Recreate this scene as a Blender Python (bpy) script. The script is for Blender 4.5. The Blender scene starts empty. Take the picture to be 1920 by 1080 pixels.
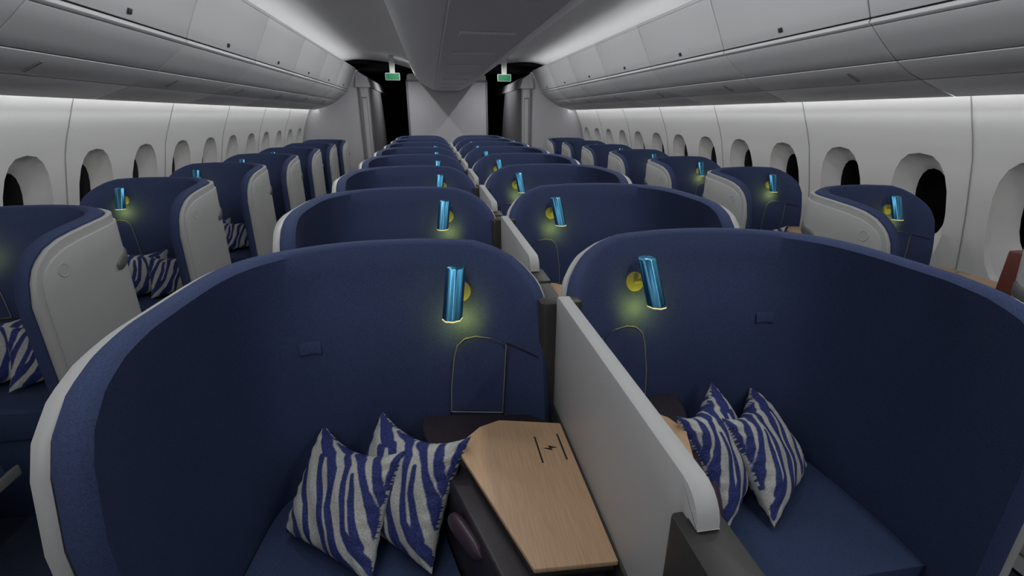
import bpy, bmesh, math, random
import numpy as np
from mathutils import Vector, Matrix

random.seed(7)
SC = bpy.context.scene
COL = SC.collection
D = 1.1                 # row pitch
CAB = 0.03              # cabin axis offset from the seat axis
# ------------------------------------------------------------------ materials
def new_mat(name):
    m = bpy.data.materials.new(name); m.use_nodes = True
    nt = m.node_tree; b = nt.nodes['Principled BSDF']
    return m, nt, b

def plain(name, col, rough=.5, metal=0., spec=.5, noise=0., nscale=60., bump=0., bscale=400.):
    m, nt, b = new_mat(name)
    b.inputs['Base Color'].default_value = (*col, 1)
    b.inputs['Roughness'].default_value = rough
    b.inputs['Metallic'].default_value = metal
    b.inputs['Specular IOR Level'].default_value = spec
    if noise or bump:
        tc = nt.nodes.new('ShaderNodeTexCoord')
    if noise:
        n = nt.nodes.new('ShaderNodeTexNoise'); n.inputs['Scale'].default_value = nscale
        n.inputs['Detail'].default_value = 3
        nt.links.new(tc.outputs['Object'], n.inputs['Vector'])
        r = nt.nodes.new('ShaderNodeValToRGB')
        r.color_ramp.elements[0].position = .3; r.color_ramp.elements[1].position = .7
        r.color_ramp.elements[0].color = (*[c*(1-noise) for c in col], 1)
        r.color_ramp.elements[1].color = (*[min(1, c*(1+noise)) for c in col], 1)
        nt.links.new(n.outputs['Fac'], r.inputs['Fac'])
        nt.links.new(r.outputs['Color'], b.inputs['Base Color'])
    if bump:
        n2 = nt.nodes.new('ShaderNodeTexNoise'); n2.inputs['Scale'].default_value = bscale
        nt.links.new(tc.outputs['Object'], n2.inputs['Vector'])
        bp = nt.nodes.new('ShaderNodeBump'); bp.inputs['Strength'].default_value = bump
        bp.inputs['Distance'].default_value = .002
        nt.links.new(n2.outputs['Fac'], bp.inputs['Height'])
        nt.links.new(bp.outputs['Normal'], b.inputs['Normal'])
    return m

def emit(name, col, s):
    m, nt, b = new_mat(name)
    b.inputs['Base Color'].default_value = (*col, 1)
    b.inputs['Emission Color'].default_value = (*col, 1)
    b.inputs['Emission Strength'].default_value = s
    return m

M = {}
M['fabric'] = plain('navy_fabric', (.046, .066, .150), .85, 0, .25, .22, 330, .35, 900)
M['cushion'] = plain('seat_fabric', (.036, .056, .124), .85, 0, .25, .18, 330, .3, 900)
M['white'] = plain('white_plastic', (.475, .475, .47), .42, 0, .4)
M['wall'] = plain('wall_panel', (.80, .80, .785), .5, 0, .35)
M['bin'] = plain('bin_panel', (.64, .645, .65), .45, 0, .35)
M['ceil'] = plain('ceiling_panel', (.82, .82, .82), .6, 0, .3)
M['console_ceiling'] = plain('ceiling_console', (.80, .80, .81), .5, 0, .3)
M['bulk'] = plain('bulkhead_panel', (.58, .575, .60), .45, 0, .35)
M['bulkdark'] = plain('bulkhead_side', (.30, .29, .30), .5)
M['trim'] = plain('trim_grey', (.22, .22, .215), .45)
M['seam'] = plain('seam_grey', (.36, .36, .36), .7)
M['charcoal'] = plain('charcoal_plastic', (.036, .0355, .033), .45, 0, .45)
M['leather'] = plain('console_leather', (.030, .0245, .029), .42, 0, .5, .12, 90, .2, 500)
M['brown'] = plain('brown_leather', (.16, .042, .028), .45, 0, .5)
M['handle'] = plain('handle_grey', (.13, .13, .13), .45)
M['dark'] = plain('seam_dark', (.012, .014, .024), .8)
M['pipe'] = plain('piping_khaki', (.30, .28, .19), .5)
M['gold'] = plain('brass_disc', (.40, .36, .11), .45, .35)
M['black'] = plain('night_glass', (.0015, .0015, .002), .25, 0, .1)
M['mark'] = plain('ink_mark', (.02, .018, .016), .5)
M['carpet'] = plain('carpet_navy', (.020, .026, .045), .95, 0, .1, .3, 200)
M['shade_paint'] = plain('galley_painted_dark', (.012, .012, .013), .8, 0, .1)  # near-black base colour stands in for the darkness of the galley
M['green'] = emit('sign_green', (.008, .16, .062), .2)
M['signwhite'] = plain('sign_white', (.62, .64, .60), .5)
M['lamp'] = plain('lamp_blue_metal', (.09, .33, .53), .33, 1.0)
M['lens'] = emit('lamp_lens', (1, .88, .40), .55)
M['strip_wall'] = emit('wall_wash_strip', (.985, .99, 1), 7.5)
M['strip_cove'] = emit('cove_strip', (.985, .99, 1), 1.7)
M['controller'] = plain('controller_plum', (.055, .034, .052), .35, 0, .5)

def wood():
    m, nt, b = new_mat('oak_veneer')
    tc = nt.nodes.new('ShaderNodeTexCoord'); mp = nt.nodes.new('ShaderNodeMapping')
    mp.inputs['Scale'].default_value = (260, 6, 6)
    n = nt.nodes.new('ShaderNodeTexNoise'); n.inputs['Scale'].default_value = 1.6; n.inputs['Detail'].default_value = 5
    r = nt.nodes.new('ShaderNodeValToRGB')
    r.color_ramp.elements[0].position = .3; r.color_ramp.elements[1].position = .72
    r.color_ramp.elements[0].color = (.49, .315, .185, 1); r.color_ramp.elements[1].color = (.63, .42, .26, 1)
    nt.links.new(tc.outputs['Object'], mp.inputs['Vector']); nt.links.new(mp.outputs['Vector'], n.inputs['Vector'])
    nt.links.new(n.outputs['Fac'], r.inputs['Fac']); nt.links.new(r.outputs['Color'], b.inputs['Base Color'])
    b.inputs['Roughness'].default_value = .5
    return m
M['wood'] = wood()

def zebra():
    m, nt, b = new_mat('zebra_cloth')
    at = nt.nodes.new('ShaderNodeAttribute'); at.attribute_name = 'stripe'
    tc = nt.nodes.new('ShaderNodeTexCoord')
    n = nt.nodes.new('ShaderNodeTexNoise'); n.inputs['Scale'].default_value = 260; n.inputs['Detail'].default_value = 2
    nt.links.new(tc.outputs['Object'], n.inputs['Vector'])
    r0 = nt.nodes.new('ShaderNodeValToRGB'); r1 = nt.nodes.new('ShaderNodeValToRGB')
    for r, a, c in ((r0, (.40, .40, .37), (.60, .61, .58)), (r1, (.022, .028, .115), (.055, .075, .24))):
        r.color_ramp.elements[0].position = .3; r.color_ramp.elements[1].position = .68
        r.color_ramp.elements[0].color = (*a, 1); r.color_ramp.elements[1].color = (*c, 1)
        nt.links.new(n.outputs['Fac'], r.inputs['Fac'])
    mx = nt.nodes.new('ShaderNodeMix'); mx.data_type = 'RGBA'
    # soft-edged threshold of the stripe field, frayed by the weave
    ad = nt.nodes.new('ShaderNodeMath'); ad.operation = 'MULTIPLY_ADD'
    nt.links.new(n.outputs['Fac'], ad.inputs[0]); ad.inputs[1].default_value = .5; nt.links.new(at.outputs['Fac'], ad.inputs[2])
    mr = nt.nodes.new('ShaderNodeMapRange'); mr.inputs['From Min'].default_value = .61; mr.inputs['From Max'].default_value = .83
    nt.links.new(ad.outputs[0], mr.inputs['Value'])
    nt.links.new(mr.outputs['Result'], mx.inputs['Factor'])
    nt.links.new(r0.outputs['Color'], mx.inputs['A']); nt.links.new(r1.outputs['Color'], mx.inputs['B'])
    nt.links.new(mx.outputs['Result'], b.inputs['Base Color'])
    b.inputs['Roughness'].default_value = .9; b.inputs['Specular IOR Level'].default_value = .15
    bp = nt.nodes.new('ShaderNodeBump'); bp.inputs['Strength'].default_value = .5; bp.inputs['Distance'].default_value = .003
    nt.links.new(n.outputs['Fac'], bp.inputs['Height']); nt.links.new(bp.outputs['Normal'], b.inputs['Normal'])
    return m
M['zebra'] = zebra()

# ------------------------------------------------------------------ helpers
def smooth(me, ang=38):
    for p in me.polygons: p.use_smooth = True
    me.set_sharp_from_angle(angle=math.radians(ang))

class MB:
    """collects geometry for one mesh; sgn=-1 mirrors u"""
    def __init__(s, sgn=1): s.v = []; s.f = []; s.mi = []; s.sgn = sgn
    def add(s, verts, faces, mi=0):
        o = len(s.v)
        s.v += [(s.sgn*a, b, c) for a, b, c in verts]
        for f in faces:
            f = [o+i for i in f]
            s.f.append(f if s.sgn > 0 else f[::-1]); s.mi.append(mi)
    def grid(s, rows, mi=0, flip=False, close=False):
        n = len(rows[0]); v = [p for r in rows for p in r]; f = []
        m = len(rows)
        for i in range(m-1 if not close else m):
            for j in range(n-1):
                a, b, c, d = i*n+j, i*n+j+1, ((i+1) % m)*n+j+1, ((i+1) % m)*n+j
                f.append((a, b, c, d) if not flip else (d, c, b, a))
        s.add(v, f, mi)
    def box(s, x0, x1, y0, y1, z0, z1, mi=0):
        v = [(x0,y0,z0),(x1,y0,z0),(x1,y1,z0),(x0,y1,z0),(x0,y0,z1),(x1,y0,z1),(x1,y1,z1),(x0,y1,z1)]
        s.add(v, [(0,3,2,1),(4,5,6,7),(0,1,5,4),(1,2,6,5),(2,3,7,6),(3,0,4,7)], mi)
    def prism(s, poly, z0, z1, mi=0, poly0=None):
        """poly counter-clockwise (u,v); poly0 optional bottom outline"""
        n = len(poly); p0 = poly0 or poly
        v = [(a, b, z0) for a, b in p0]+[(a, b, z1) for a, b in poly]
        f = [tuple(range(n))[::-1], tuple(range(n, 2*n))]
        f += [(i, (i+1) % n, n+(i+1) % n, n+i) for i in range(n)]
        s.add(v, f, mi)
    def tube(s, pts, r, n=6, mi=0):
        pts = [Vector(p) for p in pts]; rows = []
        for i, p in enumerate(pts):
            t = (pts[min(i+1, len(pts)-1)]-pts[max(i-1, 0)]).normalized()
            a = Vector((0, 0, 1)) if abs(t.z) < .9 else Vector((1, 0, 0))
            e = t.cross(a).normalized(); g = t.cross(e)
            rows.append([tuple(p+(e*math.cos(k*2*math.pi/n)+g*math.sin(k*2*math.pi/n))*r) for k in range(n+1)])
        s.grid(rows, mi)
        s.add(rows[0][:-1], [tuple(range(n))], mi); s.add(rows[-1][:-1], [tuple(range(n))[::-1]], mi)
    def mesh(s, name, mats, bevel=0., seg=3, ang=38, clean=True):
        bm = bmesh.new()
        vs = [bm.verts.new(v) for v in s.v]
        for f, mi in zip(s.f, s.mi):
            try:
                fc = bm.faces.new([vs[i] for i in f]); fc.material_index = mi
            except ValueError: pass
        if clean:
            bmesh.ops.remove_doubles(bm, verts=bm.verts, dist=1e-5)
            bmesh.ops.recalc_face_normals(bm, faces=bm.faces)
        if bevel:
            es = [e for e in bm.edges if len(e.link_faces) == 2 and e.calc_face_angle(0) > math.radians(28)]
            bmesh.ops.bevel(bm, geom=es, offset=bevel, segments=seg, profile=.5, affect='EDGES', clamp_overlap=True)
        me = bpy.data.meshes.new(name); bm.to_mesh(me); bm.free()
        for m in (mats if isinstance(mats, (list, tuple)) else [mats]): me.materials.append(m)
        smooth(me, ang)
        return me

def obj(name, me, parent=None, loc=(0, 0, 0), label=None, cat=None, group=None, kind=None):
    o = bpy.data.objects.new(name, me); COL.objects.link(o)
    o.location = loc
    if parent is not None: o.parent = parent
    tag(o, label, cat, group, kind)
    return o
def tag(o, label=None, cat=None, group=None, kind=None):
    if label: o['label'] = label
    if cat: o['category'] = cat
    if group: o['group'] = group
    if kind: o['kind'] = kind
def copy_tree(o, parent=None):
    c = o.copy(); COL.objects.link(c)
    if parent is not None: c.parent = parent
    for ch in list(o.children): copy_tree(ch, c)
    return c
def lerp(x, xs, ys): return float(np.interp(x, xs, ys))
def sstep(t): t = max(0., min(1., t)); return t*t*(3-2*t)
def catmull(P, n):
    P = [np.array(p, float) for p in P]; Q = [2*P[0]-P[1]]+P+[2*P[-1]-P[-2]]; out = []
    for i in range(1, len(Q)-2):
        for k in range(n):
            t = k/n; a, b, c, d = Q[i-1], Q[i], Q[i+1], Q[i+2]
            out.append(.5*(2*b+(c-a)*t+(2*a-5*b+4*c-d)*t*t+(3*b-a-3*c+d)*t**3))
    out.append(P[-1]); return out

# ------------------------------------------------------------------ the seat pod (u to the aisle, v away from the camera)
TH = .050
LEAN_Z = [.0, .80, .90, 1.0, 1.08, 1.15, 1.22, 1.30]
LEAN_V = [-.094, -.094, -.092, -.080, -.058, -.032, -.006, .006]
PLAN = {
 'centre': [(-.226, -.052), (-.18, -.012), (-.12, .022), (0, .05), (.13, .06), (.257, .055), (.36, .026), (.445, -.03), (.503, -.10),
            (.535, -.19), (.551, -.32), (.560, -.44), (.553, -.56), (.537, -.688)]}
PLAN['window'] = PLAN['centre'][:9]+[(.533, -.18), (.546, -.29), (.551, -.40), (.545, -.51), (.532, -.622)]
def top_height(kind, u, v):
    if v < -.10 and u > .3 and kind == 'window':
        return lerp(-v, [.10, .30, .38, .45, .515, .57, .605, .622], [1.266, 1.254, 1.248, 1.237, 1.213, 1.170, 1.105, 1.03])
    if v < -.30 and u > .3:
        return lerp(-v, [.30, .42, .51, .58, .638, .672, .688], [1.262, 1.258, 1.250, 1.233, 1.195, 1.135, 1.045])
    if u < .1:
            return lerp(u, [-.226, -.22, -.205, -.18, -.15, -.11, -.05, .1], [1.085, 1.125, 1.165, 1.196, 1.222, 1.246, 1.264, 1.270])
    return lerp(-v, [-.06, .1, .3], [1.270, 1.266, 1.262])

class Shell:
    def __init__(s, kind):
        s.kind = kind
        s.P = catmull(PLAN[kind], 5); n = len(s.P)
        s.T = []
        for i in range(n):
            t = s.P[min(i+1, n-1)]-s.P[max(i-1, 0)]; s.T.append(t/np.linalg.norm(t))
        s.N = [np.array((-t[1], t[0])) for t in s.T]
        for i, p in enumerate(s.P):
            if p[0] < -.1:
                q = s.N[i]*np.array((1-.4*min(1, (-.1-p[0])/.126), 1)); s.N[i] = q/np.linalg.norm(q)
        s.H = [top_height(kind, *p) for p in s.P]
        s.n = n
        s.K = [math.exp(-((p[0]-.492)**2+(p[1]+.078)**2)/.11**2) for p in s.P]
    def pt(s, i, z, off=0., ext=0.):
        p = s.P[i]; u, v = p
        # the back leans, the wing does not; the front edge runs forward towards the floor
        wl = 1-sstep((u-.33)/.20) if u > .33 else 1.
        v2 = v+lerp(z, LEAN_Z, LEAN_V)*wl
        u2 = u
        if u < -.1:
            u2 -= .016*sstep((1.09-z)/.5)*sstep((-.1-u)/.12)
        wf = sstep((-v-.42)/.24) if u > .3 else 0.
        if off >= TH: off = off+.018*s.K[i]
        q = np.array((u2, v2))+s.N[i]*off+s.T[i]*ext
        return (float(q[0]), float(q[1]), float(z))
    def at_u(s, u, z, off=0.):
        us = [p[0] for p in s.P]
        for i in range(s.n-1):
            if us[i] <= u <= us[i+1]:
                a = np.array(s.pt(i, z, off)); b = np.array(s.pt(i+1, z, off))
                if b[0] > a[0]:
                    t = (u-a[0])/(b[0]-a[0]); t = max(-1, min(2, t))
                    return tuple(a+(b-a)*t)
        return s.pt(0, z, off)

def shell_solid(mb, S, o0, o1, dtop=0., z0=.08, bulge=.012, i0=0, i1=None, dfront=0., nz=14, mi=0, edge_n=5):
    """a curved slab between offsets o0 (inner) and o1 (outer) with a rounded rim"""
    i1 = S.n-1 if i1 is None else i1
    cols = list(range(i0, i1+1)); ins = []; outs = []
    for i in cols:
        h = S.H[i]-dtop
        zs = [z0+(h-z0)*(j/nz)**.8 for j in range(nz+1)]
        ins.append([S.pt(i, z, o0) for z in zs]); outs.append([S.pt(i, z, o1) for z in zs])
    mb.grid(ins, mi); mb.grid(outs, mi, flip=True)
    # boundary path: up the first column, along the top, down the last column
    path = [(0, j) for j in range(nz)]+[(k, nz) for k in range(len(cols))]+[(len(cols)-1, j) for j in range(nz-1, -1, -1)]
    A = [np.array(ins[k][j]) for k, j in path]; B = [np.array(outs[k][j]) for k, j in path]
    rows = []
    for q in range(len(path)):
        a, b = A[q], B[q]
        t = (A[min(q+1, len(A)-1)]-A[max(q-1, 0)]); t /= (np.linalg.norm(t)+1e-9)
        nrm = b-a; nrm /= (np.linalg.norm(nrm)+1e-9)
        e = np.cross(nrm, t); e /= (np.linalg.norm(e)+1e-9)
        k, j = path[q]
        # make sure the bulge points away from the slab
        c = np.array(ins[len(cols)//2][nz//2])
        ref = np.array((0, 0, 1.)) if j == nz else (np.array([*(-S.T[cols[0]]), 0.]) if k == 0 else np.array([*S.T[cols[-1]], 0.]))
        if e@ref < 0: e = -e
        rows.append([tuple(a+(b-a)*f+e*bulge*(1-(2*f-1)**4)) for f in np.linspace(0, 1, edge_n+1)])
    mb.grid(rows, mi, flip=True)
    # bottom
    bot = [[ins[k][0], outs[k][0]] for k in range(len(cols))]
    mb.grid(bot, mi)

def rounded_poly(pts, r=.02, n=4):
    out = []; m = len(pts)
    for i in range(m):
        p = np.array(pts[i], float); a = np.array(pts[i-1], float); b = np.array(pts[(i+1) % m], float)
        da = (a-p)/np.linalg.norm(a-p); db = (b-p)/np.linalg.norm(b-p)
        rr = min(r, .45*np.linalg.norm(a-p), .45*np.linalg.norm(b-p))
        for k in range(n+1):
            t = k/n; q = (1-t)**2*(p+da*rr)+2*t*(1-t)*p+t*t*(p+db*rr); out.append(tuple(q))
    return out

CUSH_Z = .572
TABLE_Z = .838
def build_pod_meshes(kind, sgn):
    S = Shell(kind); R = {}
    mb = MB(sgn); shell_solid(mb, S, 0, TH, bulge=.011)
    R['shell'] = mb.mesh('shell', M['fabric'], ang=45)
    mb = MB(sgn); shell_solid(mb, S, TH+.003, TH+.026, dtop=.007, bulge=.004, edge_n=3)
    R['outer_shell'] = mb.mesh('outer_shell', M['white'], ang=35)
    # door panel on the aisle side of the wing
    iw = [i for i in range(S.n) if S.P[i][0] > .3 and S.P[i][1] < -.035]
    mb = MB(sgn)
    n = len(iw); nz = 10
    def dpt(k, z, off):
        i = iw[k]; return S.pt(i, z, off)
    rows_i = []; rows_o = []
    for k in range(n):
        i = iw[k]; h = S.H[i]-.040
        fr = (n-1-k)/(n-1)
        # corner of the panel rounds a little inside the wing's own outline
        if k == n-1: h -= .10
        elif k == n-2: h -= .035
        elif k == n-3: h -= .012
        zs = [.16+(h-.16)*j/nz for j in range(nz+1)]
        sh = -.030 if k == n-1 else (-.012 if k == n-2 else 0)
        def P(z, off):
            q = S.pt(i, z, off); return (q[0], q[1]-sh, q[2])
        rows_i.append([P(z, TH+.025) for z in zs]); rows_o.append([P(z, TH+.034) for z in zs])
    mb.grid(rows_o, flip=True)
    path = [(0, j) for j in range(nz)]+[(k, nz) for k in range(n)]+[(n-1, j) for j in range(nz-1, -1, -1)]
    mb.grid([[rows_i[k][j], rows_o[k][j]] for k, j in path], flip=True)
    mb.grid([[rows_i[k][0], rows_o[k][0]] for k in range(n)])
    R['door_panel'] = mb.mesh('door_panel', M['white'], bevel=.004, seg=2, ang=40)
    # handle: capsule wrapping the rear edge of the panel
    ih = min(iw, key=lambda i: abs(S.P[i][1]+.09))
    i_b = min([i for i in range(S.n) if S.P[i][0] > .3], key=lambda i: abs(S.P[i][1]+.075))
    mb = MB(sgn); ring = []
    zc = 1.040; hh = .026
    seq = list(range(i_b, max(iw)+1))
    run = []
    for i in seq:
        run.append(i)
        if S.P[i][1] < -.20: break
    rows_o = []; rows_i = []
    m = len(run)
    for k, i in enumerate(run):
        d = (m-1-k)/max(1, m-1)
        w = hh*math.sqrt(max(.02, 1-max(0, (k-(m-3))/2.2)**2))
        off = TH+.034+.008
        zz = zc+.030*d
        rows_o.append([S.pt(i, zz-w, TH+.025), S.pt(i, zz-w, off-.004), S.pt(i, zz-w*.7, off), S.pt(i, zz+w*.7, off), S.pt(i, zz+w, off-.004), S.pt(i, zz+w, TH+.025)])
    mb.grid(rows_o)
    mb.add(rows_o[-1], [tuple(range(6))]); mb.add(rows_o[0], [tuple(range(6))[::-1]])
    R['handle'] = mb.mesh('handle', M['handle'], ang=50)
    # round emblem plate on the wing
    ie = min(iw, key=lambda i: abs(S.P[i][1]+.49)); mb = MB(sgn)
    c = np.array(S.pt(ie, 1.122, TH+.034)); tt = np.array([*S.T[ie], 0]); nn = np.array([*S.N[ie], 0]); zz = np.array((0, 0, 1.))
    rr = [[tuple(c+(tt*math.cos(a)+zz*math.sin(a))*r+nn*o) for a in np.linspace(0, 2*math.pi, 29)] for r, o in ((.027, -.001), (.027, .0012), (.0245, .002), (.023, .0006), (.0001, .0006))]
    mb.grid(rr)
    R['emblem'] = mb.mesh('emblem', M['white'], ang=30)
    # brown screen housing on the back of the shell, for the row behind
    mb = MB(sgn); mb.prism(rounded_poly([(-.10, .135), (.27, .135), (.27, .245), (-.10, .245)], .015), .70, 1.130)
    R['screen_housing'] = mb.mesh('screen_housing', M['brown'], bevel=.006, seg=2)
    # cushion and bench
    def inner_outline(z, off, umin, vfront):
        pts = []
        for i in range(S.n):
            q = S.pt(i, z, -off)
            if q[0] >= umin and q[1] > vfront: pts.append((q[0], q[1]))
        # wing crossing at vfront
        last = pts[-1]; pts.append((last[0]+.006, vfront))
        return pts
    cu = .075
    ol = inner_outline(CUSH_Z, .004, cu, -.590)
    poly = [(cu, ol[0][1]), *ol, (-.025, -.590), (.015, -.50), (.060, -.33)]
    poly = [p for p in poly]
    mb = MB(sgn); mb.prism(poly[::-1], CUSH_Z-.125, CUSH_Z)
    R['seat_cushion'] = mb.mesh('seat_cushion', M['cushion'], bevel=.016, seg=3, ang=50)
    ol = inner_outline(.35, .004, cu, -.575)
    poly = [(cu, ol[0][1]), *ol, (-.020, -.575), (.015, -.50), (.060, -.33)]
    mb = MB(sgn); mb.prism(poly[::-1], .06, CUSH_Z-.127)
    R['seat_base'] = mb.mesh('seat_base', M['cushion'], bevel=.008, seg=2)
    # console under the table
    vb = S.at_u(-.1, .75)[1]-.004
    um = -.250 if kind == 'centre' else -.40
    topo = [(um, vb-.04), (.118, vb+.010), (.118, vb-.07), (.052, -.33), (.000, -.50), (-.050, -.66), (um, -.66)]
    boto = [(um, vb-.04), (.122, vb+.010), (.122, vb-.07), (.062, -.33), (.012, -.50), (-.036, -.67), (um, -.67)]
    mb = MB(sgn)
    a = rounded_poly(topo[::-1], .03); b = rounded_poly(boto[::-1], .03)
    mb.prism(a, .06, .782, poly0=b)
    R['console'] = mb.mesh('console', M['leather'], bevel=.020, seg=4, ang=50)
    # table
    tp = [(-.257, -.672), (-.098, -.664), (.018, -.322), (-.002, -.262), (-.040, -.222), (-.095, -.200), (-.257, -.240)]
    mb = MB(sgn); mb.prism(tp[::-1][::-1], TABLE_Z-.012, TABLE_Z)
    R['table'] = mb.mesh('table', M['wood'], bevel=.003, seg=2)
    mb = MB(sgn); ins = [(u*.965-.004, v*.985-.006) for u, v in tp]; mb.prism(ins, TABLE_Z-.028, TABLE_Z-.0125)
    mb.box(-.20, -.12, -.56, -.36, .775, TABLE_Z-.026)
    R['table_tray'] = mb.mesh('table_tray', M['charcoal'], bevel=.003, seg=2)
    # charging mark: two bars and a bolt, printed on the table
    mb = MB(sgn); z = TABLE_Z+.0006
    def bar(a, b, w=.0022):
        a = np.array(a); b = np.array(b); t = (b-a)/np.linalg.norm(b-a); nn = np.array((-t[1], t[0]))*w
        mb.add([(*(a+nn), z), (*(b+nn), z), (*(b-nn), z), (*(a-nn), z)], [(0, 1, 2, 3)])
    bar((-.176, -.288), (-.176, -.388)); bar((-.236, -.286), (-.236, -.386))
    bc = np.array((-.206, -.337)); k = .019
    b1 = [(-1.0, -.10), (.22, .55), (.10, -.04)]; b2 = [(1.0, .10), (-.22, -.55), (-.10, .04)]
    for tri_ in (b1, b2):
        mb.add([(bc[0]+k*x, bc[1]+k*y, z) for x, y in tri_], [(0, 1, 2)])
    R['charging_mark'] = mb.mesh('charging_mark', M['mark'], clean=False)
    # plum controller clipped on the console side
    mb = MB(sgn); rows = []
    for k in range(9):
        t = k/8; w = .026*math.sqrt(max(0, 1-(2*t-1)**4))+.001
        rows.append([(-.012+.060*t+.020*math.cos(a)*(w/.027), -.545+.13*t, .742+w*math.sin(a)) for a in np.linspace(0, 2*math.pi, 15)])
    mb.grid(rows)
    R['seat_controller'] = mb.mesh('seat_controller', M['controller'], ang=60)
    # literature pocket with khaki piping on the shell
    pk = [(.030, .775), (.026, .86), (.014, .955), (.004, .990), (-.018, 1.010), (-.05, 1.018), (-.09, 1.014), (-.135, 1.000), (-.128, .90), (-.122, .778)]
    mb = MB(sgn)
    def sp(u, z, off): return S.at_u(u, z, off)
    rows = []
    for a in np.linspace(0, 1, 9):
        z = .778+(1.012-.778)*a
        ul = lerp(z, [.775, .86, .955, .99, 1.012, 1.018], [.030, .026, .014, .004, -.022, -.05])
        ur = lerp(z, [.775, .90, 1.0, 1.012, 1.018], [-.122, -.128, -.135, -.105, -.05])
        rows.append([sp(ul+(ur-ul)*t, z, -.007) for t in np.linspace(0, 1, 9)])
    mb.grid(rows)
    rim = [rows[0], [r[-1] for r in rows], rows[-1][::-1], [r[0] for r in rows][::-1]]
    for e in rim:
        mb.grid([e, [(p[0], p[1]+.012, p[2]) for p in e]])
    R['literature_pocket'] = mb.mesh('literature_pocket', M['fabric'], ang=50)
    mb = MB(sgn)
    loop = [sp(u, z, -.008) for u, z in pk+[pk[0]]]
    mb.tube(loop, .0017, 6)
    R['piping'] = mb.mesh('piping', M['pipe'])
    # seam of the shell's lower cover
    us = np.linspace(-.137, -.218, 8)
    for nm, pts in (('seam', [sp(u, 1.0-.02*k/7, -.0008) for k, u in enumerate(us)]), ('seam2', [sp(.030, .775-.045*k/3, -.0008) for k in range(4)]),
                    ('seam3', [sp(-.122, .778-.045*k/3, -.0008) for k in range(4)])):
        mb = MB(sgn); mb.tube(pts, .0024, 5); R[nm] = mb.mesh('cover_seam', M['dark'])
    # pull tab high on the back cushion
    mb = MB(sgn); rows = []
    for a in np.linspace(0, 1, 7):
        u = .378+.054*a; arch = .004*math.sin(math.pi*a)
        p0 = np.array(sp(u, 1.003+arch, 0)); p1 = np.array(sp(u, 1.033+arch, 0)); nn = np.array((-.45, -.9, 0))
        rows.append([tuple(p0+nn*-.002), tuple(p0+nn*.006), tuple(p0*.4+p1*.6+nn*.007), tuple(p1+nn*.003), tuple(p1+nn*-.002)])
    mb.grid(rows); mb.add(rows[0], [(0, 1, 2, 3, 4)]); mb.add(rows[-1], [(4, 3, 2, 1, 0)])
    R['pull_tab'] = mb.mesh('pull_tab', M['fabric'], ang=60)
    # footrest in the foot well
    mb = MB(sgn); fp = rounded_poly([(-.20, -.97), (.445, -.97), (.445, -.77), (-.20, -.77)], .06, 6)
    mb.prism(fp, .405, .485)
    R['footrest'] = mb.mesh('footrest', M['cushion'], bevel=.018, seg=3, ang=50)
    mb = MB(sgn); rows = []
    for k in range(9):
        t = k/8; u = .25+.205*t; zz = .345+.06*t**2
        rows.append([(u, -.98, zz), (u, -.75, zz), (u, -.75, zz+.02+.03*t), (u, -.98, zz+.02+.03*t), (u, -.98, zz)])
    mb.grid(rows); mb.add(rows[-1][:4], [(0, 1, 2, 3)]); mb.add(rows[0][:4], [(3, 2, 1, 0)])
    mb.box(-.20, .21, -.98, -.75, .06, .40)
    R['footrest_support'] = mb.mesh('footrest_support', M['trim'], bevel=.008, seg=2)
    # reading lamp
    A = np.array((-.002, -.030, 1.228)); B = np.array((.016 if kind == 'centre' else .004, -.088, 1.096)); ax = (B-A)/np.linalg.norm(B-A)
    e = np.cross(ax, (0, 1, 0.)); e /= np.linalg.norm(e); g = np.cross(ax, e)
    NS = 36; r = .0260
    L = np.linalg.norm(B-A)
    def ringp(c0, off, rad, fl=.05):
        out = []
        for t in np.linspace(0, 2*math.pi, NS+1):
            p = (e*math.cos(t)+g*math.sin(t))*rad*(1+fl*math.cos(8*t))
            out.append(tuple(c0+ax*off+p-ax*(p[2]/ax[2])*.92))
        return out
    mb = MB(sgn)
    mb.grid([ringp(A, 0, .0001), ringp(A, 0, r*.9), ringp(A, .003, r), ringp(B, -.004, r), ringp(B, -.0035, r*.8), ringp(A, .03, r*.8)])
    R['reading_lamp'] = mb.mesh('reading_lamp', M['lamp'], ang=40)
    mb = MB(sgn)
    mb.grid([ringp(B, -.004, r*1.012), ringp(B, -.0005, r*1.012), ringp(B, -.0005, r*.86), ringp(B, -.012, r*.70), ringp(B, -.012, .0001)])
    R['lens'] = mb.mesh('lens', M['lens'])
    mb = MB(sgn); c = np.array(S.at_u(-.015, 1.140)); n3 = np.array((0.0, -1., .25)); n3 /= np.linalg.norm(n3)
    e2 = np.array((1., 0, 0)); g2 = np.cross(n3, e2)
    rows = [[tuple(c+n3*o+(e2*math.cos(t)+g2*math.sin(t))*rad) for t in np.linspace(0, 2*math.pi, 29)] for o, rad in ((-.012, .030), (.004, .030), (.007, .028), (.007, .0001))]
    mb.grid(rows)
    mid = A*.55+B*.45
    mb.tube([tuple(c+n3*.004), tuple(mid+np.array((0, .016, 0)))], .006, 10)
    R['mount'] = mb.mesh('mount', M['gold'], ang=35)
    wpt = np.array(S.at_u(-.010, 1.078)); R['_lamp_end'] = wpt+np.array((0, -.048, 0))
    return R

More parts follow.
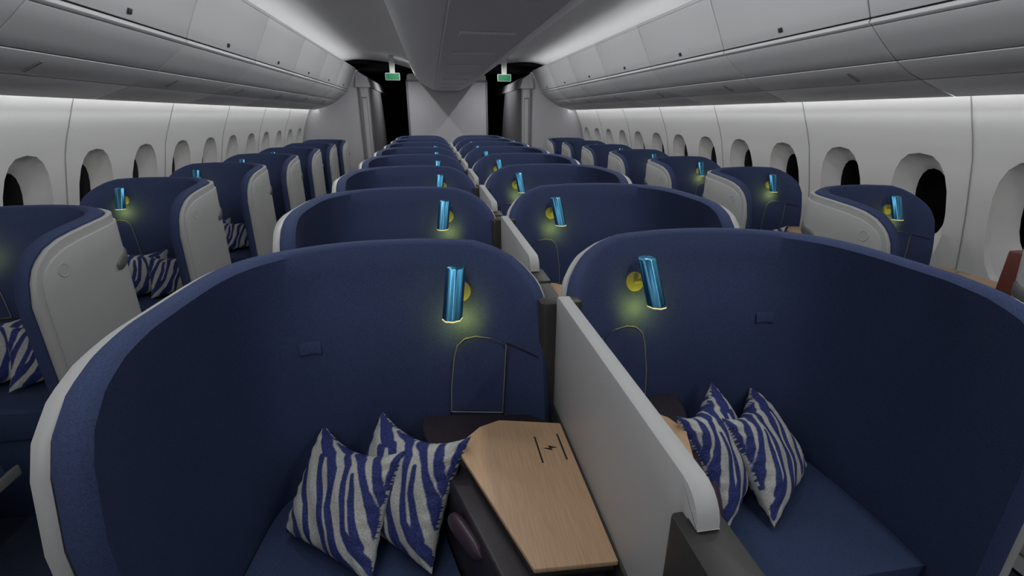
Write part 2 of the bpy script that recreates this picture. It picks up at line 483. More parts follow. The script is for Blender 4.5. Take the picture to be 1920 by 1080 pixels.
PARENTS = {'handle': 'door_panel', 'emblem': 'door_panel', 'piping': 'literature_pocket', 'charging_mark': 'table', 'table_tray': 'table',
           'lens': 'reading_lamp', 'mount': 'reading_lamp', 'footrest_support': 'footrest'}
PLABEL = {'shell': 'navy fabric shell wrapping the seat', 'outer_shell': 'white plastic outer shell', 'door_panel': 'white aisle-side panel with a raised face',
          'handle': 'grey rounded handle', 'table': 'oak veneer side table', 'console': 'dark plum leather console', 'piping': 'khaki piping line',
          'lens': 'pale yellow glowing lamp end', 'mount': 'brass wall disc', 'reading_lamp': 'fluted blue metal reading lamp', 'screen_housing': 'brown housing on the back of the shell',
          'footrest_support': 'grey curved footrest support', 'charging_mark': 'black charging symbol between two bars'}
def pod_tree(kind, sgn):
    R = build_pod_meshes(kind, sgn)
    root = bpy.data.objects.new('seat_pod', None); COL.objects.link(root); root.empty_display_size = .1
    made = {}
    order = ['shell', 'outer_shell', 'door_panel', 'handle', 'emblem', 'screen_housing', 'seat_cushion', 'seat_base', 'console', 'table', 'table_tray', 'charging_mark',
             'seat_controller', 'literature_pocket', 'piping', 'seam', 'seam2', 'seam3', 'pull_tab', 'footrest', 'footrest_support', 'reading_lamp', 'lens', 'mount']
    for k in order:
        p = made[PARENTS[k]] if k in PARENTS else root
        made[k] = obj({'seam': 'cover_seam', 'seam2': 'cover_seam', 'seam3': 'cover_seam', 'mount': 'lamp_mount'}.get(k, k), R[k], p)
        if k in PLABEL: made[k]['label'] = PLABEL[k]
    ld = bpy.data.lights.new('lamp_glow', 'SPOT'); ld.spot_size = math.radians(166); ld.spot_blend = .5; ld.energy = LAMP_W; ld.color = (.96, 1, .15); ld.shadow_soft_size = .006
    lo = bpy.data.objects.new('lamp_glow', ld); COL.objects.link(lo); lo.parent = made['reading_lamp']
    lo.rotation_euler = (math.radians(80), 0, 0)
    e = R['_lamp_end']; lo.location = (sgn*e[0], e[1], e[2])
    return root
LAMP_W = .24
FILL_W = 7.0  # power of each added aisle fill spot

ORD = ['nearest the camera', 'second from the camera', 'third from the camera', 'fourth from the camera', 'fifth from the camera',
       'sixth from the camera', 'seventh from the camera', 'eighth and farthest']
ORDW = ORD[:6]+['seventh and farthest']
protos = {}
def place_pods():
    for kind, sgn, ks, x, y, z, where, grp in (
        ('centre', -1, range(8), -.280, 1.298, 0, 'in the column just left of the centre dividers', 'seat pods left of the centre dividers'),
        ('centre', 1, range(8), .280, 1.298, 0, 'in the column just right of the centre dividers', 'seat pods right of the centre dividers'),
        ('window', 1, range(7), -2.370, 2.486, -.058, 'beside the left windows', 'seat pods along the left windows'),
        ('window', -1, range(-1, 7), 2.370, 2.486, -.058, 'beside the right windows', 'seat pods along the right windows')):
        pr = None
        for k in ks:
            if pr is None: pr = pod_tree(kind, sgn); o = pr
            else: o = copy_tree(pr)
            o.location = (x, y+k*D, z)
            if kind == 'centre': w = ORD[k]
            elif sgn == 1: w = ORDW[k]
            else: w = ['cut off by the right edge of the photo']+[]  if False else None
            if kind == 'window' and sgn == -1:
                w = 'cut off at the photo edge' if k == -1 else ['first one seen whole', 'second whole one from the camera', 'third whole one from the camera', 'fourth whole one from the camera',
                     'fifth whole one from the camera', 'sixth whole one from the camera', 'last one by the rear panel'][k]
            tag(o, f'navy seat pod {where}, {w}', 'seat pod', grp)
place_pods()

# ------------------------------------------------------------------ privacy dividers between the centre pods
def divider_tree():
    root = bpy.data.objects.new('privacy_divider', None); COL.objects.link(root); root.empty_display_size = .1
    # white sliding panel, outline in (v,z)
    ol = [(-.134, .80), (-.134, 1.155), (-.141, 1.165), (-.815, 1.165)]
    for a in np.linspace(90, 180, 7): ol.append((-.822+.048*math.cos(math.radians(a)), 1.117+.048*math.sin(math.radians(a))))
    ol += [(-.872, 1.117), (-.846, 1.117)]
    for a in np.linspace(90, 0, 5): ol.append((-.846+.022*math.cos(math.radians(a)), 1.088+.022*math.sin(math.radians(a))))
    ol += [(-.822, .80)]
    mb = MB(); n = len(ol)
    mb.add([(-.016, a, b) for a, b in ol]+[(.016, a, b) for a, b in ol],
           [tuple(range(n)), tuple(range(n, 2*n))[::-1]]+[(i, n+i, n+(i+1) % n, (i+1) % n) for i in range(n)])
    obj('sliding_panel', mb.mesh('sliding_panel', M['white'], bevel=.004, seg=2), root, label='white sloping-topped sliding panel')
    mb = MB(); mb.prism(rounded_poly([(-.060, -.132), (.060, -.132), (.060, -.078), (-.060, -.078)], .02), .06, 1.143)
    obj('post', mb.mesh('post', M['charcoal'], bevel=.008, seg=2), root, label='charcoal end post')
    mb = MB(); mb.box(-.0215, .0215, -.83, -.133, .06, .832)
    obj('lower_wall', mb.mesh('lower_wall', M['charcoal'], bevel=.003, seg=1), root)
    mb = MB(); mb.prism(rounded_poly([(-.029, -1.172), (.029, -1.172), (.029, -.834), (-.029, -.834)], .008), .06, 1.108)
    mb.prism(rounded_poly([(-.034, -.965), (.034, -.965), (.034, -.832), (-.034, -.832)], .008), .9, 1.114)
    obj('front_fin', mb.mesh('front_fin', M['charcoal'], bevel=.007, seg=2), root, label='charcoal fin under the panel end')
    return root
dv = divider_tree()
for k in range(8):
    o = dv if k == 0 else copy_tree(dv)
    o.location = (0, 1.298+k*D, 0)
    tag(o, f'white and charcoal divider between the two centre pods, {ORD[k]}', 'divider', 'dividers between the centre pods')

# ------------------------------------------------------------------ zebra cushions
STROKES = [  # blue stripes in the cushion's own (across, up) coordinates with half widths
 ([(0.0, 1.0), (0.129, 0.971), (0.292, 0.883)],
  [0.0338, 0.0608, 0.0799]),
 ([(0.271, 0.792), (0.325, 0.667), (0.438, 0.425), (0.533, 0.188), (0.562, 0.008)],
  [0.0545, 0.042, 0.0427, 0.0427, 0.022]),
 ([(0.354, 0.879), (0.454, 0.758), (0.512, 0.579), (0.542, 0.408), (0.629, 0.225), (0.683, 0.075), (0.817, 0.004)],
  [0.0557, 0.0598, 0.0496, 0.0449, 0.0466, 0.0751, 0.0523]),
 ([(0.033, 0.85), (0.088, 0.621), (0.175, 0.475), (0.271, 0.333), (0.358, 0.121), (0.379, 0.004), (0.458, 0.004)],
  [0.0154, 0.0606, 0.0582, 0.0366, 0.0512, 0.0308, 0.0185]),
 ([(0.05, 0.288), (0.179, 0.138), (0.212, 0.029), (0.271, 0.004)],
  [0.0203, 0.0387, 0.0515, 0.0154]),
 ([(0.017, 0.083), (0.046, 0.017), (0.121, 0.004)],
  [0.0154, 0.0394, 0.0189]),
 ([(0.283, 1.0), (0.475, 0.975), (0.592, 0.846), (0.629, 0.683), (0.704, 0.45), (0.762, 0.275), (0.854, 0.192), (0.95, 0.133), (1.0, 0.071)],
  [0.0185, 0.0369, 0.0417, 0.0377, 0.0329, 0.0404, 0.0672, 0.0615, 0.0338]),
 ([(0.696, 0.762), (0.738, 0.646), (0.762, 0.521), (0.821, 0.383), (0.883, 0.258), (0.912, 0.212)],
  [0.0236, 0.0314, 0.0384, 0.04, 0.0492, 0.0462]),
 ([(0.579, 1.0), (0.675, 0.925), (0.775, 0.792), (0.862, 0.642), (0.95, 0.504), (0.992, 0.375), (0.996, 0.3)],
  [0.0535, 0.044, 0.0338, 0.0369, 0.0523, 0.0369, 0.0123]),
 ([(0.783, 0.996), (0.867, 0.858), (0.921, 0.729), (0.979, 0.608), (0.996, 0.542)],
  [0.0338, 0.0431, 0.0431, 0.0369, 0.0154]),
 ([(1.0, 1.0), (0.979, 0.954), (0.992, 0.817), (0.996, 0.692), (1.0, 0.642)],
  [0.0338, 0.0393, 0.0338, 0.0246, 0.0123]),
]
def pinch(s, t):
    # the top edge of a plumped cushion sags most, the others only a little
    T2 = t-.30*(1-s*s)*((1+t)/2)**2+.06*(1-s*s)*((1-t)/2)**2
    S2 = s-.14*(1-t*t)*((1+s)/2)**2+.04*(1-t*t)*((1-s)/2)**2
    return S2, T2
def pillow_field(N):
    f = np.zeros((N+1, N+1))
    for a in range(N+1):
        for b in range(N+1):
            x, y = a/N, b/N      # left->right, bottom->top
            best = -9
            for pl, w in STROKES:
                for k in range(len(pl)-1):
                    ax_, ay = pl[k]; bx, by = pl[k+1]; dx, dy = bx-ax_, by-ay
                    q = max(0, min(1, ((x-ax_)*dx+(y-ay)*dy)/(dx*dx+dy*dy+1e-9)))
                    d = .80*(w[k]+(w[k+1]-w[k])*q)-math.hypot(x-ax_-q*dx, y-ay-q*dy)
                    if d > best: best = d
            f[a, b] = .5+best/.045
    return np.clip(f, 0, 1)
NP = 100
FIELD = pillow_field(NP)
def pillow_mesh(name, TL, TR, BR, BL, sgn, thick=.058, seed=0):
    """corners in pod coordinates (u,v,z), TL at the aisle side; front faces the aisle and the camera"""
    C = {k: np.array(v, float) for k, v in dict(TL=TL, TR=TR, BR=BR, BL=BL).items()}
    nrm = np.cross(C['BR']-C['TL'], C['TR']-C['BL']); nrm /= np.linalg.norm(nrm)
    if nrm[1] > 0: nrm = -nrm
    rng = np.random.RandomState(seed); ph = rng.rand(6)*6
    vs = []; fl = []; fc = []
    for side in (1, -1):
        for a in range(NP+1):
            for b in range(NP+1):
                s, t = 2*a/NP-1, 2*b/NP-1
                S2, T2 = pinch(s, t); p, q = (S2+1)/2, (T2+1)/2
                pt = C['BL']*(1-p)*(1-q)+C['BR']*p*(1-q)+C['TR']*p*q+C['TL']*(1-p)*q
                h = thick*((1-s**4)*(1-t**4))**.6*(1-.25*(s*s+t*t)/2)
                edge = max(abs(s), abs(t))
                wr = .0035*math.sin(9*s+ph[0]+2*t)*math.sin(7*t+ph[1])*(1-edge**6)
                wr += .003*math.sin(26*(s if abs(t) > abs(s) else t)+ph[2])*sstep((edge-.72)/.2)*(1-edge**12)
                pt = pt+nrm*side*(h+wr*(1 if h > 0 else 0))
                vs.append((sgn*pt[0], pt[1], pt[2])); fl.append(FIELD[a, b] if side > 0 else FIELD[NP-a, b])
    n1 = (NP+1)*(NP+1)
    for side in (0, 1):
        for a in range(NP):
            for b in range(NP):
                i = side*n1+a*(NP+1)+b; f = (i, i+NP+1, i+NP+2, i+1)
                fc.append(f if (side == 0) == (sgn < 0) else f[::-1])
    me = bpy.data.meshes.new(name); me.from_pydata(vs, [], fc)
    at = me.attributes.new('stripe', 'FLOAT', 'POINT'); at.data.foreach_set('value', fl)
    me.materials.append(M['zebra'])
    bm = bmesh.new(); bm.from_mesh(me); bmesh.ops.remove_doubles(bm, verts=bm.verts, dist=1e-6)
    bmesh.ops.recalc_face_normals(bm, faces=bm.faces); bm.to_mesh(me); bm.free()
    for p in me.polygons: p.use_smooth = True
    return me
FRONT = dict(TL=(.400, -.050, .775), TR=(.150, -.275, .828), BR=(.240, -.440, .585), BL=(.478, -.262, .600))
REAR = dict(TL=(.225, -.095, .830), TR=(-.012, -.315, .880), BR=(.100, -.440, .590), BL=(.330, -.215, .590))
def cushions():
    for sgn, spots in ((-1, [(-.280, 1.298, 0, 'in the near pod left of the divider'), (2.370, 2.486+D, -.058, 'in the second whole pod by the right windows')]),
                       (1, [(.280, 1.298, 0, 'in the near pod right of the divider'), (-2.370, 2.486, -.058, 'in the near pod by the left windows'),
                            (-2.370, 2.486+D, -.058, 'in the second pod by the left windows'), (-2.370, 2.486+2*D, -.058, 'in the third pod by the left windows')])):
        base = (np.array(FRONT['BL'])+np.array(FRONT['BR']))/2
        protoF = protoR = None
        for x, y, z, wh in spots:
            for nm, corners, what, seed in (('front', FRONT, 'zebra-striped front cushion', 1), ('rear', REAR, 'zebra-striped rear cushion', 2)):
                p = protoF if nm == 'front' else protoR
                if p is None:
                    p = obj('zebra_cushion', pillow_mesh('zebra_cushion', **corners, sgn=sgn, seed=seed))
                    if nm == 'front': protoF = p
                    else: protoR = p
                    o = p
                else: o = copy_tree(p)
                o.location = (x, y, z)
                tag(o, f'{what} {wh}', 'cushion', 'zebra-striped cushions on the seats')
cushions()

# ------------------------------------------------------------------ cabin shell
Y0, YB = -1.6, 10.38
WP_Z = [.0, .40, .70, .86, 1.05, 1.20, 1.37, 1.48, 1.58, 1.72, 1.95]
WP_X = [2.95, 2.95, 2.925, 2.90, 2.865, 2.83, 2.79, 2.75, 2.705, 2.645, 2.52]
def wall_x(z): return lerp(z, WP_Z, WP_X)
WY0, WPITCH = 2.77, .655
def recess(side, yc):
    outer = []; mid = []; inner = []
    NN = 20
    for k in range(NN):
        a = 2*math.pi*k/NN
        ca, sa = math.cos(a), math.sin(a); ex = 2/2.6
        c = math.copysign(abs(ca)**ex, ca); s = math.copysign(abs(sa)**ex, sa)
        z = 1.015+.375*s; outer.append((yc+.203*c, z))
        inner.append((yc+.118*math.copysign(abs(ca)**(2/2.2), ca), 1.060+.228*math.copysign(abs(sa)**(2/2.2), sa)))
    def dense(P):
        return [(a[0]+(b[0]-a[0])*t/3, a[1]+(b[1]-a[1])*t/3) for a, b in zip(P, P[1:]+P[:1]) for t in range(3)]
    return dense(outer), dense(inner)
def build_walls():
    for side, nm in ((-1, 'left'), (1, 'right')):
        mb = MB(); k0 = -6; idx = 0
        zlo, zhi = .0, 1.95
        X = lambda y, z: (CAB+side*wall_x(z), y, z)
        for k in range(k0, 12):
            yc = WY0+k*WPITCH; ya, yb = yc-WPITCH/2, yc+WPITCH/2
            yb = min(yb, YB+.02)
            if ya >= YB: continue
            outer, inner = recess(side, yc)
            NN = len(outer)
            # window zone from z .55 to 1.48 : rectangle ring to recess outline
            def rect(a):
                ca, sa = math.cos(a), math.sin(a)
                hw, hh = WPITCH/2, .465
                t = min(hw/abs(ca) if abs(ca) > 1e-6 else 9, hh/abs(sa) if abs(sa) > 1e-6 else 9)
                return (min(yc+ca*t, YB+.02), 1.015+sa*t)
            rr = []
            angs = [2*math.pi*i/NN for i in range(NN)]
            R_ = [rect(a) for a in angs]
            # include exact corners
            for sy in (-1, 1):
                for sz in (-1, 1):
                    tgt = (min(yc+sy*WPITCH/2, YB+.02), 1.015+sz*.465)
                    i = min(range(NN), key=lambda q: abs(R_[q][0]-tgt[0])+abs(R_[q][1]-tgt[1])); R_[i] = tgt
            rows = []
            for f in (0, .35, .7, 1.0):
                rows.append([X(a[0]+(b[0]-a[0])*f, a[1]+(b[1]-a[1])*f) for a, b in zip(R_+[R_[0]], outer+[outer[0]])])
            mb.grid(rows, flip=(side > 0))
            for za, zb in ((0, .55), (1.48, 1.95)):
                zs = np.linspace(za, zb, 8)
                ys = [ya, (ya+yb)/2, yb]
                mb.grid([[X(y, z) for y in ys] for z in zs], flip=(side < 0))
            # the window itself: funnel reveal and night-black pane
            wb = MB(); rows = []
            for f, dx in ((-.01, 0.0), (.0, .004), (.10, .030), (.55, .072), (.82, .096), (1, .118)):
                row = []
                for a, b in zip(outer+[outer[0]], inner+[inner[0]]):
                    y = a[0]+(b[0]-a[0])*f; z = a[1]+(b[1]-a[1])*f
                    row.append((CAB+side*(wall_x(z)+dx), y, z))
                rows.append(row)
            wb.grid(rows)
            w = obj(f'window_{idx+1+(0 if side<0 else 20)}', wb.mesh('window_reveal', M['wall'], ang=24), kind='structure')
            tag(w, f'oval cabin window with deep white surround in the {nm} wall', 'window', f'windows along the {nm} wall')
            pb = MB(); n = len(inner)
            cx = [(CAB+side*(wall_x(z)+.116), y, z) for y, z in inner]
            cx2 = [(CAB+side*(wall_x(z)+.126), y, z) for y, z in inner]
            pb.add(cx+cx2, [tuple(range(n)), tuple(range(n, 2*n))]+[(i, (i+1) % n, n+(i+1) % n, n+i) for i in range(n)])
            obj('pane', pb.mesh('window_pane', M['black']), w, label='black night-time pane')
            idx += 1
        o = obj(f'wall_{nm}', mb.mesh('wall', M['wall'], ang=30, clean=True), kind='structure')
        tag(o, f'{nm} cabin wall of curved off-white panels', 'wall')
        # panel joints
        for k in range(-2, 7):
            y = WY0-WPITCH/2+k*2*WPITCH
            if y > YB-.05: continue
            sb = MB(); zs = np.linspace(.30, 1.90, 28)
            sb.grid([[(CAB+side*(wall_x(z)-.005), y-.0024, z), (CAB+side*(wall_x(z)-.005), y+.0024, z)] for z in zs])
            sb.grid([[(CAB+side*(wall_x(z)+.004), y-.0024, z), (CAB+side*(wall_x(z)-.005), y-.0024, z)] for z in zs])
            sb.grid([[(CAB+side*(wall_x(z)-.005), y+.0024, z), (CAB+side*(wall_x(z)+.004), y+.0024, z)] for z in zs])
            t = obj(f'trim_{k+3+(0 if side<0 else 10)}', sb.mesh('panel_joint', M['seam']), kind='structure')
            tag(t, f'thin grey joint between panels of the {nm} wall', 'trim', f'panel joints of the {nm} wall')
        # wall wash light strip hidden in the slot above the windows
        lb = MB()
        a, b = (2.505, 1.748), (2.540, 1.772)
        lb.add([(CAB+side*a[0], Y0, a[1]), (CAB+side*b[0], Y0, b[1]), (CAB+side*b[0], YB-.01, b[1]), (CAB+side*a[0], YB-.01, a[1])], [(0, 1, 2, 3)])
        t = obj('light_strip', lb.mesh('light_strip', M['strip_wall'], clean=False), kind='structure')
        tag(t, f'long white light strip washing the {nm} wall', 'light strip')
build_walls()

# floor and raised seat track
mb = MB(); mb.box(-3.1, 3.16, Y0-.1, 15.2, -.12, 0)
obj('floor', mb.mesh('floor', M['carpet']), kind='structure', label='dark navy carpeted cabin floor', cat='floor')
mb = MB(); mb.box(-1.0, 1.0, .2, 10.2, .0, .06)
obj('floor_2', mb.mesh('floor_riser', M['carpet'], bevel=.01, seg=2), kind='structure', label='raised carpeted strip under the centre pods', cat='floor')
# ceiling: aisle vaults both sides with light coves over the bins
for side, nm in ((-1, 'left'), (1, 'right')):
    pr = catmull([(.655, 2.465), (.80, 2.515), (1.10, 2.585), (1.45, 2.625), (1.75, 2.625), (1.95, 2.585), (2.07, 2.53), (2.12, 2.46), (2.14, 2.40)], 5)
    mb = MB(); mb.grid([[(CAB+side*p[0], y, p[1]) for y in np.linspace(Y0, YB+.12, 13)] for p in pr])
    mb.grid([[(CAB+side*p[0], y, p[1]+.03) for y in (Y0, YB+.12)] for p in pr])
    o = obj('ceiling' if side < 0 else 'ceiling_2', mb.mesh('ceiling', M['ceil']), kind='structure')
    tag(o, f'vaulted white ceiling over the {nm} aisle', 'ceiling')
    lb = MB()
    lb.add([(CAB+side*1.80, Y0, 2.412), (CAB+side*1.88, Y0, 2.405), (CAB+side*1.88, YB-.06, 2.405), (CAB+side*1.80, YB-.06, 2.412)], [(0, 1, 2, 3)])
    lb.box(*(sorted((CAB+side*1.795, CAB+side*1.885))), Y0, YB-.06, 2.385, 2.402)
    t = obj('light_strip', lb.mesh('cove_light', M['strip_cove'], clean=False), kind='structure')
    tag(t, f'long white cove light above the {nm} overhead bins', 'light strip')
# centre ceiling console
pr = [(-.655, 2.475), (-.650, 2.425), (-.615, 2.335), (-.565, 2.262), (-.510, 2.212), (-.40, 2.145), (-.285, 2.088), (-.262, 2.080), (-.258, 2.084), (-.252, 2.084), (-.248, 2.074)]
prof = pr+[(.248, 2.074)]+[(-a, b) for a, b in pr[::-1][1:]]
prof = pr+[(-a, b) for a, b in pr[::-1]]
mb = MB(); mb.grid([[(CAB+a, y, b) for y in (Y0, 3, 6, 10.19)] for a, b in prof])
n = len(prof); mb.add([(CAB+a, 10.19, b) for a, b in prof], [tuple(range(n))])
mb.add([(CAB-.655, Y0, 2.475), (CAB+.655, Y0, 2.475), (CAB+.655, 10.19, 2.475), (CAB-.655, 10.19, 2.475)], [(0, 1, 2, 3)])
o = obj('ceiling_3', mb.mesh('ceiling_console', M['console_ceiling'], ang=30), kind='structure', label='long dropped centre ceiling console above the middle seats', cat='ceiling')
for k in range(9):
    y = 2.15+k*.98
    if y > 10: break
    vb = MB(); vb.box(CAB-.165, CAB+.165, y-.06, y+.06, 2.058, 2.0745)
    obj('vent_strip', vb.mesh('vent_strip', M['console_ceiling'], bevel=.006, seg=2), o)

# ------------------------------------------------------------------ overhead bins
BINP = [(1.715, 2.435), (1.760, 2.345), (1.808, 2.250), (1.850, 2.165), (1.885, 2.088)]
def bin_tree(side):
    root = bpy.data.objects.new('overhead_bin', None); COL.objects.link(root); root.empty_display_size = .1
    L = 1.31/2; g = .0045
    def strip(name, pts, mat, y0=-L+g, y1=L-g, th=.012, parent=None, bev=.004):
        mb = MB(side); n = len(pts)
        fr = [(a, y0, b) for a, b in pts]; bk = [(a, y1, b) for a, b in pts]
        P = [np.array(p) for p in pts]; off = []
        for i in range(n):
            t = P[min(i+1, n-1)]-P[max(i-1, 0)]; t /= np.linalg.norm(t); off.append(P[i]+np.array((-t[1], t[0]))*th)
        fr2 = [(a, y0, b) for a, b in off]; bk2 = [(a, y1, b) for a, b in off]
        mb.grid([fr, bk]); mb.grid([fr2, bk2], flip=True)
        mb.grid([fr, fr2], flip=True); mb.grid([bk, bk2])
        mb.grid([[fr[0], fr2[0]], [bk[0], bk2[0]]]); mb.grid([[fr[-1], fr2[-1]], [bk[-1], bk2[-1]]])
        return obj(name, mb.mesh(name, mat, bevel=bev, seg=2), parent or root)
    d = strip('bin_door', BINP, M['bin'])
    strip('door_header', [(1.712, 2.462), (1.709, 2.436)], M['bin'], th=.016, bev=.002)
    mb = MB(side); nx = np.array((-.90, 0, -.41)); c = np.array((1.866, 0, 2.128))
    mb.box(-.008, .008, -.017, .017, -.014, .014)
    me = mb.mesh('latch', M['charcoal'], bevel=.003, seg=2); o = obj('latch', me, d); o.location = (side*c[0], 0, c[2])
    o.rotation_euler = (0, side*math.radians(-24), 0)
    strip('bin_lip', [(1.889, 2.082), (1.886, 2.062), (1.905, 2.050)], M['bin'], th=.014, bev=.003)
    strip('lower_panel', [(1.908, 2.048), (1.97, 1.992), (2.04, 1.935), (2.10, 1.892)], M['bin'])
    sp = strip('service_panel', [(2.106, 1.886), (2.19, 1.838), (2.278, 1.802)], M['bin'])
    strip('rear_panel', [(2.284, 1.798), (2.42, 1.750), (2.475, 1.734), (2.535, 1.716)], M['bin'])
    mb = MB(side); mb.box(-.052, .052, -.010, .010, -.003, .003)
    q = obj('service_slot', mb.mesh('service_slot', M['trim'], bevel=.002, seg=1), sp); q.location = (side*2.19, -.30, 1.8345); q.rotation_euler = (0, side*math.radians(26), 0)
    # carcass behind the panels, its grey darkened so the gaps look shaded
    mb = MB(side)
    body = [(1.735, 2.432), (1.90, 2.10), (1.925, 2.062), (2.11, 1.905), (2.29, 1.818), (2.46, 1.752), (2.46, 1.85), (2.40, 2.36), (1.78, 2.385)]
    n = len(body)
    mb.add([(a, -L, b) for a, b in body]+[(a, L, b) for a, b in body], [tuple(range(n)), tuple(range(n, 2*n))[::-1]]+[(i, n+i, n+(i+1) % n, (i+1) % n) for i in range(n)])
    obj('bin_body', mb.mesh('bin_body', M['trim']), root)
    return root
BORD = ['nearest and half out of frame', 'second from the near end', 'third from the near end', 'fourth from the near end', 'fifth from the near end', 'sixth from the near end', 'last before the rear panel']
for side, nm in ((-1, 'left'), (1, 'right')):
    pr = bin_tree(side); first = True
    for k in range(-3, 6):
        o = pr if first else copy_tree(pr); first = False
        o.location = (CAB, 3.095+k*1.31, 0)
        w = {-3: 'behind the camera', -2: 'beside the camera'}.get(k) or BORD[k+1]
        tag(o, f'white overhead bin above the {nm} windows, {w}', 'overhead bin', f'overhead bins on the {nm}')

# ------------------------------------------------------------------ rear bulkheads, doorway walls, galley beyond painted dark
def sbox(name, x0, x1, y0, y1, z0, z1, mat, label, cat='wall', bev=.004, parent=None, kind='structure'):
    mb = MB(); mb.box(min(x0, x1), max(x0, x1), y0, y1, z0, z1)
    return obj(name, mb.mesh(name, mat, bevel=bev, seg=2), parent, label=label, cat=cat, kind=kind)
c = CAB
mb = MB(); mb.prism([(c-.785, 10.24), (c+.785, 10.24), (c+.785, 13.5), (c-.785, 13.5)], 0, 2.262)
cb = obj('wall_rear', mb.mesh('wall_rear', M['bulk'], bevel=.004), kind='structure', label='pale grey centre bulkhead behind the last middle pods', cat='wall')
mb = MB()
for s in (-1, 1): mb.box(*sorted((c+s*.755, c+s*.792)), 10.222, 10.245, 0, 2.262)
mb.box(c-.792, c+.792, 10.222, 10.245, 2.232, 2.266)
obj('edge_trim', mb.mesh('edge_trim', M['trim'], bevel=.003), cb, label='grey edge trim')
mb = MB()
cap = [(-.77, 2.266), (.77, 2.266), (.77, 2.32)]+[(.70+.07*math.cos(a), 2.32+.055*math.sin(a)) for a in np.linspace(.2, math.pi/2, 5)]+[(-.70-.07*math.cos(a), 2.32+.055*math.sin(a)) for a in np.linspace(math.pi/2, .2, 5)]+[(-.77, 2.32)]
n = len(cap); mb.add([(c+a, 10.26, b) for a, b in cap]+[(c+a, 10.6, b) for a, b in cap], [tuple(range(n)), tuple(range(n, 2*n))[::-1]]+[(i, n+i, n+(i+1) % n, (i+1) % n) for i in range(n)])
obj('top_cap', mb.mesh('top_cap', M['white'], bevel=.006), cb, label='white rounded cap on top')
for s, nm in ((-1, 'left'), (1, 'right')):
    w = sbox(f'wall_rear_{nm}', c+s*1.69, c+s*2.98, YB, YB+.06, 0, 2.44, M['bulk'], f'pale grey rear panel beside the {nm} windows')
    # door post with inset strip
    p = sbox(f'trim_rear_{nm}', c+s*1.515, c+s*1.685, YB-.02, YB+.10, 0, 2.25, M['bulk'], f'pale door post of the {nm} aisle', 'trim', .008)
    mb = MB(); mb.box(*sorted((c+s*1.672, c+s*1.705)), YB-.045, YB+.02, 0, 2.25)
    mb.box(*sorted((c+s*1.498, c+s*1.520)), YB-.03, YB+.09, 0, 2.25)
    obj('post_edge', mb.mesh('post_edge', M['trim'], bevel=.004), p)
    mb = MB(); x0, x1 = sorted((c+s*1.565, c+s*1.650))
    mb.box(x0, x1, YB-.030, YB-.019, .25, 1.93)
    obj('inset_strip', mb.mesh('inset_strip', M['bulk'], bevel=.003), p)
    mb = MB()
    for a, b, z0, z1 in ((x0-.006, x0, .25, 1.94), (x1, x1+.006, .25, 1.94), (x0-.006, x1+.006, 1.93, 1.955)): mb.box(a, b, YB-.034, YB-.019, z0, z1)
    obj('inset_frame', mb.mesh('inset_frame', M['trim']), p)
    # aisle-side wall of the rear closet with its bowed edge
    mb = MB(); rows = []
    for z in np.linspace(0, 2.13, 12):
        ye = 12.55+.9*math.cos((z-.3)/2.0*math.pi/2) if z > .3 else 13.45
        rows.append([(c+s*1.50, y, z) for y in (YB+.09, 11.4, ye-.05, ye)]+[(c+s*1.56, ye, z), (c+s*1.56, YB+.09, z)])
    mb.grid(rows)
    obj(f'wall_closet_{nm}', mb.mesh('wall_closet', M['bulkdark']), kind='structure', label=f'grey closet side wall along the {nm} aisle', cat='wall')
    # fascia over the doorway
    mb = MB(); mb.add([(c+s*1.47, YB-.06, 2.13), (c+s*1.47, 14.6, 2.13), (c+s*1.62, 14.6, 2.33), (c+s*1.72, YB-.06, 2.43), (c+s*1.52, YB-.06, 2.31), (c+s*1.52, 14.6, 2.31), (c+s*1.75, YB-.06, 2.13), (c+s*1.75, 14.6, 2.13)],
      [(0, 1, 5, 4), (4, 5, 2, 3), (0, 6, 7, 1), (0, 4, 3, 6)])
    obj(f'trim_fascia_{nm}', mb.mesh('fascia', M['bulk']), kind='structure', label=f'pale fascia above the doorway of the {nm} aisle', cat='trim')
    # exit sign
    e = bpy.data.objects.new('exit_sign', None); COL.objects.link(e); e.location = (c+s*.945, 8.95, 2.228)
    tag(e, f'green and white exit sign hanging over the {nm} aisle', 'sign', 'exit signs over the aisles')
    mb = MB(); mb.prism(rounded_poly([(-.120, -.058), (.120, -.058), (.120, .058), (-.120, .058)], .016), -.012, .012)
    me = mb.mesh('sign_frame', M['signwhite'], bevel=.004)
    f = obj('sign_frame', me, e, label='white rounded frame'); f.rotation_euler = (math.pi/2, 0, 0)
    mb = MB(); mb.prism(rounded_poly([(-.110, -.049), (.110, -.049), (.110, .049), (-.110, .049)], .006), .012, .0145)
    f2 = obj('sign_face', mb.mesh('sign_face', M['green']), e, label='plain green face'); f2.rotation_euler = (math.pi/2, 0, 0)
    mb = MB(); mb.box(-.042, .042, -.012, .012, .055, .325)
    obj('hanger', mb.mesh('hanger', M['signwhite'], bevel=.003), e, label='white flat hanger')
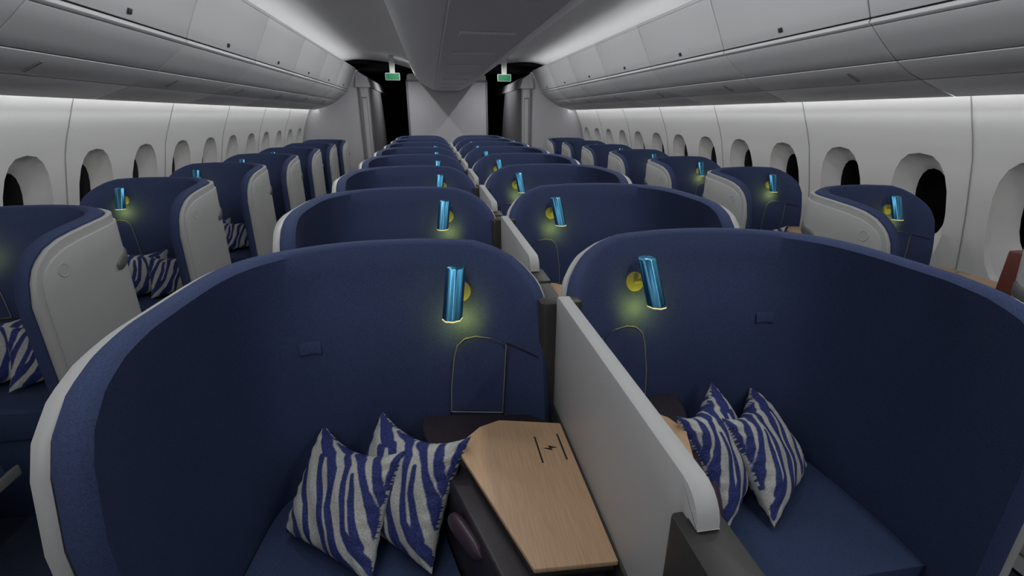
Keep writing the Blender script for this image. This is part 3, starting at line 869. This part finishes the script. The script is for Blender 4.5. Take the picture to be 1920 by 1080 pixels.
# galley beyond the cabin, its lack of light put into a near-black colour
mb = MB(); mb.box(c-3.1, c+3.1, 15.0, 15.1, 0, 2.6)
obj('wall_galley', mb.mesh('wall_galley', M['shade_paint']), kind='structure', label='galley wall at the far end, darkness painted into its colour', cat='wall')
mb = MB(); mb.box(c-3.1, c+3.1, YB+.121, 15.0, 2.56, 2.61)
obj('ceiling_4', mb.mesh('ceiling_galley', M['shade_paint']), kind='structure', label='galley ceiling, darkness painted into its colour', cat='ceiling')
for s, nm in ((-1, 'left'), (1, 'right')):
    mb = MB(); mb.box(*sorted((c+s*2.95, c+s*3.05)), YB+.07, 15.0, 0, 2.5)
    obj(f'wall_galley_{nm}', mb.mesh('wall_galley_side', M['shade_paint']), kind='structure', label=f'dark {nm} side wall of the unlit galley', cat='wall')
mb = MB(); mb.box(-3.1, 3.16, Y0-.08, Y0-.02, 0, 2.6)  # unseen wall put here to keep the light in and bounce it
obj('wall_front', mb.mesh('wall_front', M['bulk']), kind='structure', label='added pale wall behind the camera that closes in and bounces light', cat='wall')

# added unseen fill spots, without fixtures, along both sides of the centre console
for side in (-1, 1):
    for k in range(20):
        ld = bpy.data.lights.new('aisle_fill', 'SPOT'); ld.energy = FILL_W; ld.color = (.975, .985, 1); ld.shadow_soft_size = .05
        ld.spot_size = math.radians(172); ld.spot_blend = .5
        lo = bpy.data.objects.new('aisle_fill', ld); COL.objects.link(lo)
        lo.location = (CAB+side*.80, -1.3+k*.55, 2.40); lo.rotation_euler = (0, side*math.radians(-28), 0)
    for nm, x, y, z, p, tilt, sz in (('rear_downlight', .735, 9.2, 2.465, 13., 0, 176), ('doorway_fill', .80, 12.0, 2.2, 16., -60, 130)):  # doorway spot is added unseen fill; rear pair throws the crossed bulkhead shadow
        ld = bpy.data.lights.new(nm, 'SPOT'); ld.energy = p; ld.color = (.975, .985, 1); ld.shadow_soft_size = 0.
        ld.spot_size = math.radians(sz); ld.spot_blend = .6
        lo = bpy.data.objects.new(nm, ld); COL.objects.link(lo)
        lo.location = (CAB+side*x, y, z); lo.rotation_euler = (0, side*math.radians(tilt), 0)
# ------------------------------------------------------------------ world, camera, view
w = bpy.data.worlds.new('world'); SC.world = w; w.use_nodes = True
w.node_tree.nodes['Background'].inputs['Color'].default_value = (0, 0, 0, 1)
w.node_tree.nodes['Background'].inputs['Strength'].default_value = 0

FPX = 897.0
th = math.atan(324/FPX); ps = math.atan(153*math.cos(th)/FPX)
cam = bpy.data.cameras.new('camera'); co = bpy.data.objects.new('camera', cam); COL.objects.link(co)
cam.sensor_width = 36; cam.lens = FPX/1920*36; cam.clip_start = .02; cam.clip_end = 60
co.location = (-.325, 0, 1.62); co.rotation_euler = (math.pi/2-th, 0, -ps)
SC.camera = co
vs = SC.view_settings
vs.view_transform = 'Standard'; vs.look = 'None'; vs.exposure = 0.0; vs.gamma = 1; vs.use_curve_mapping = False
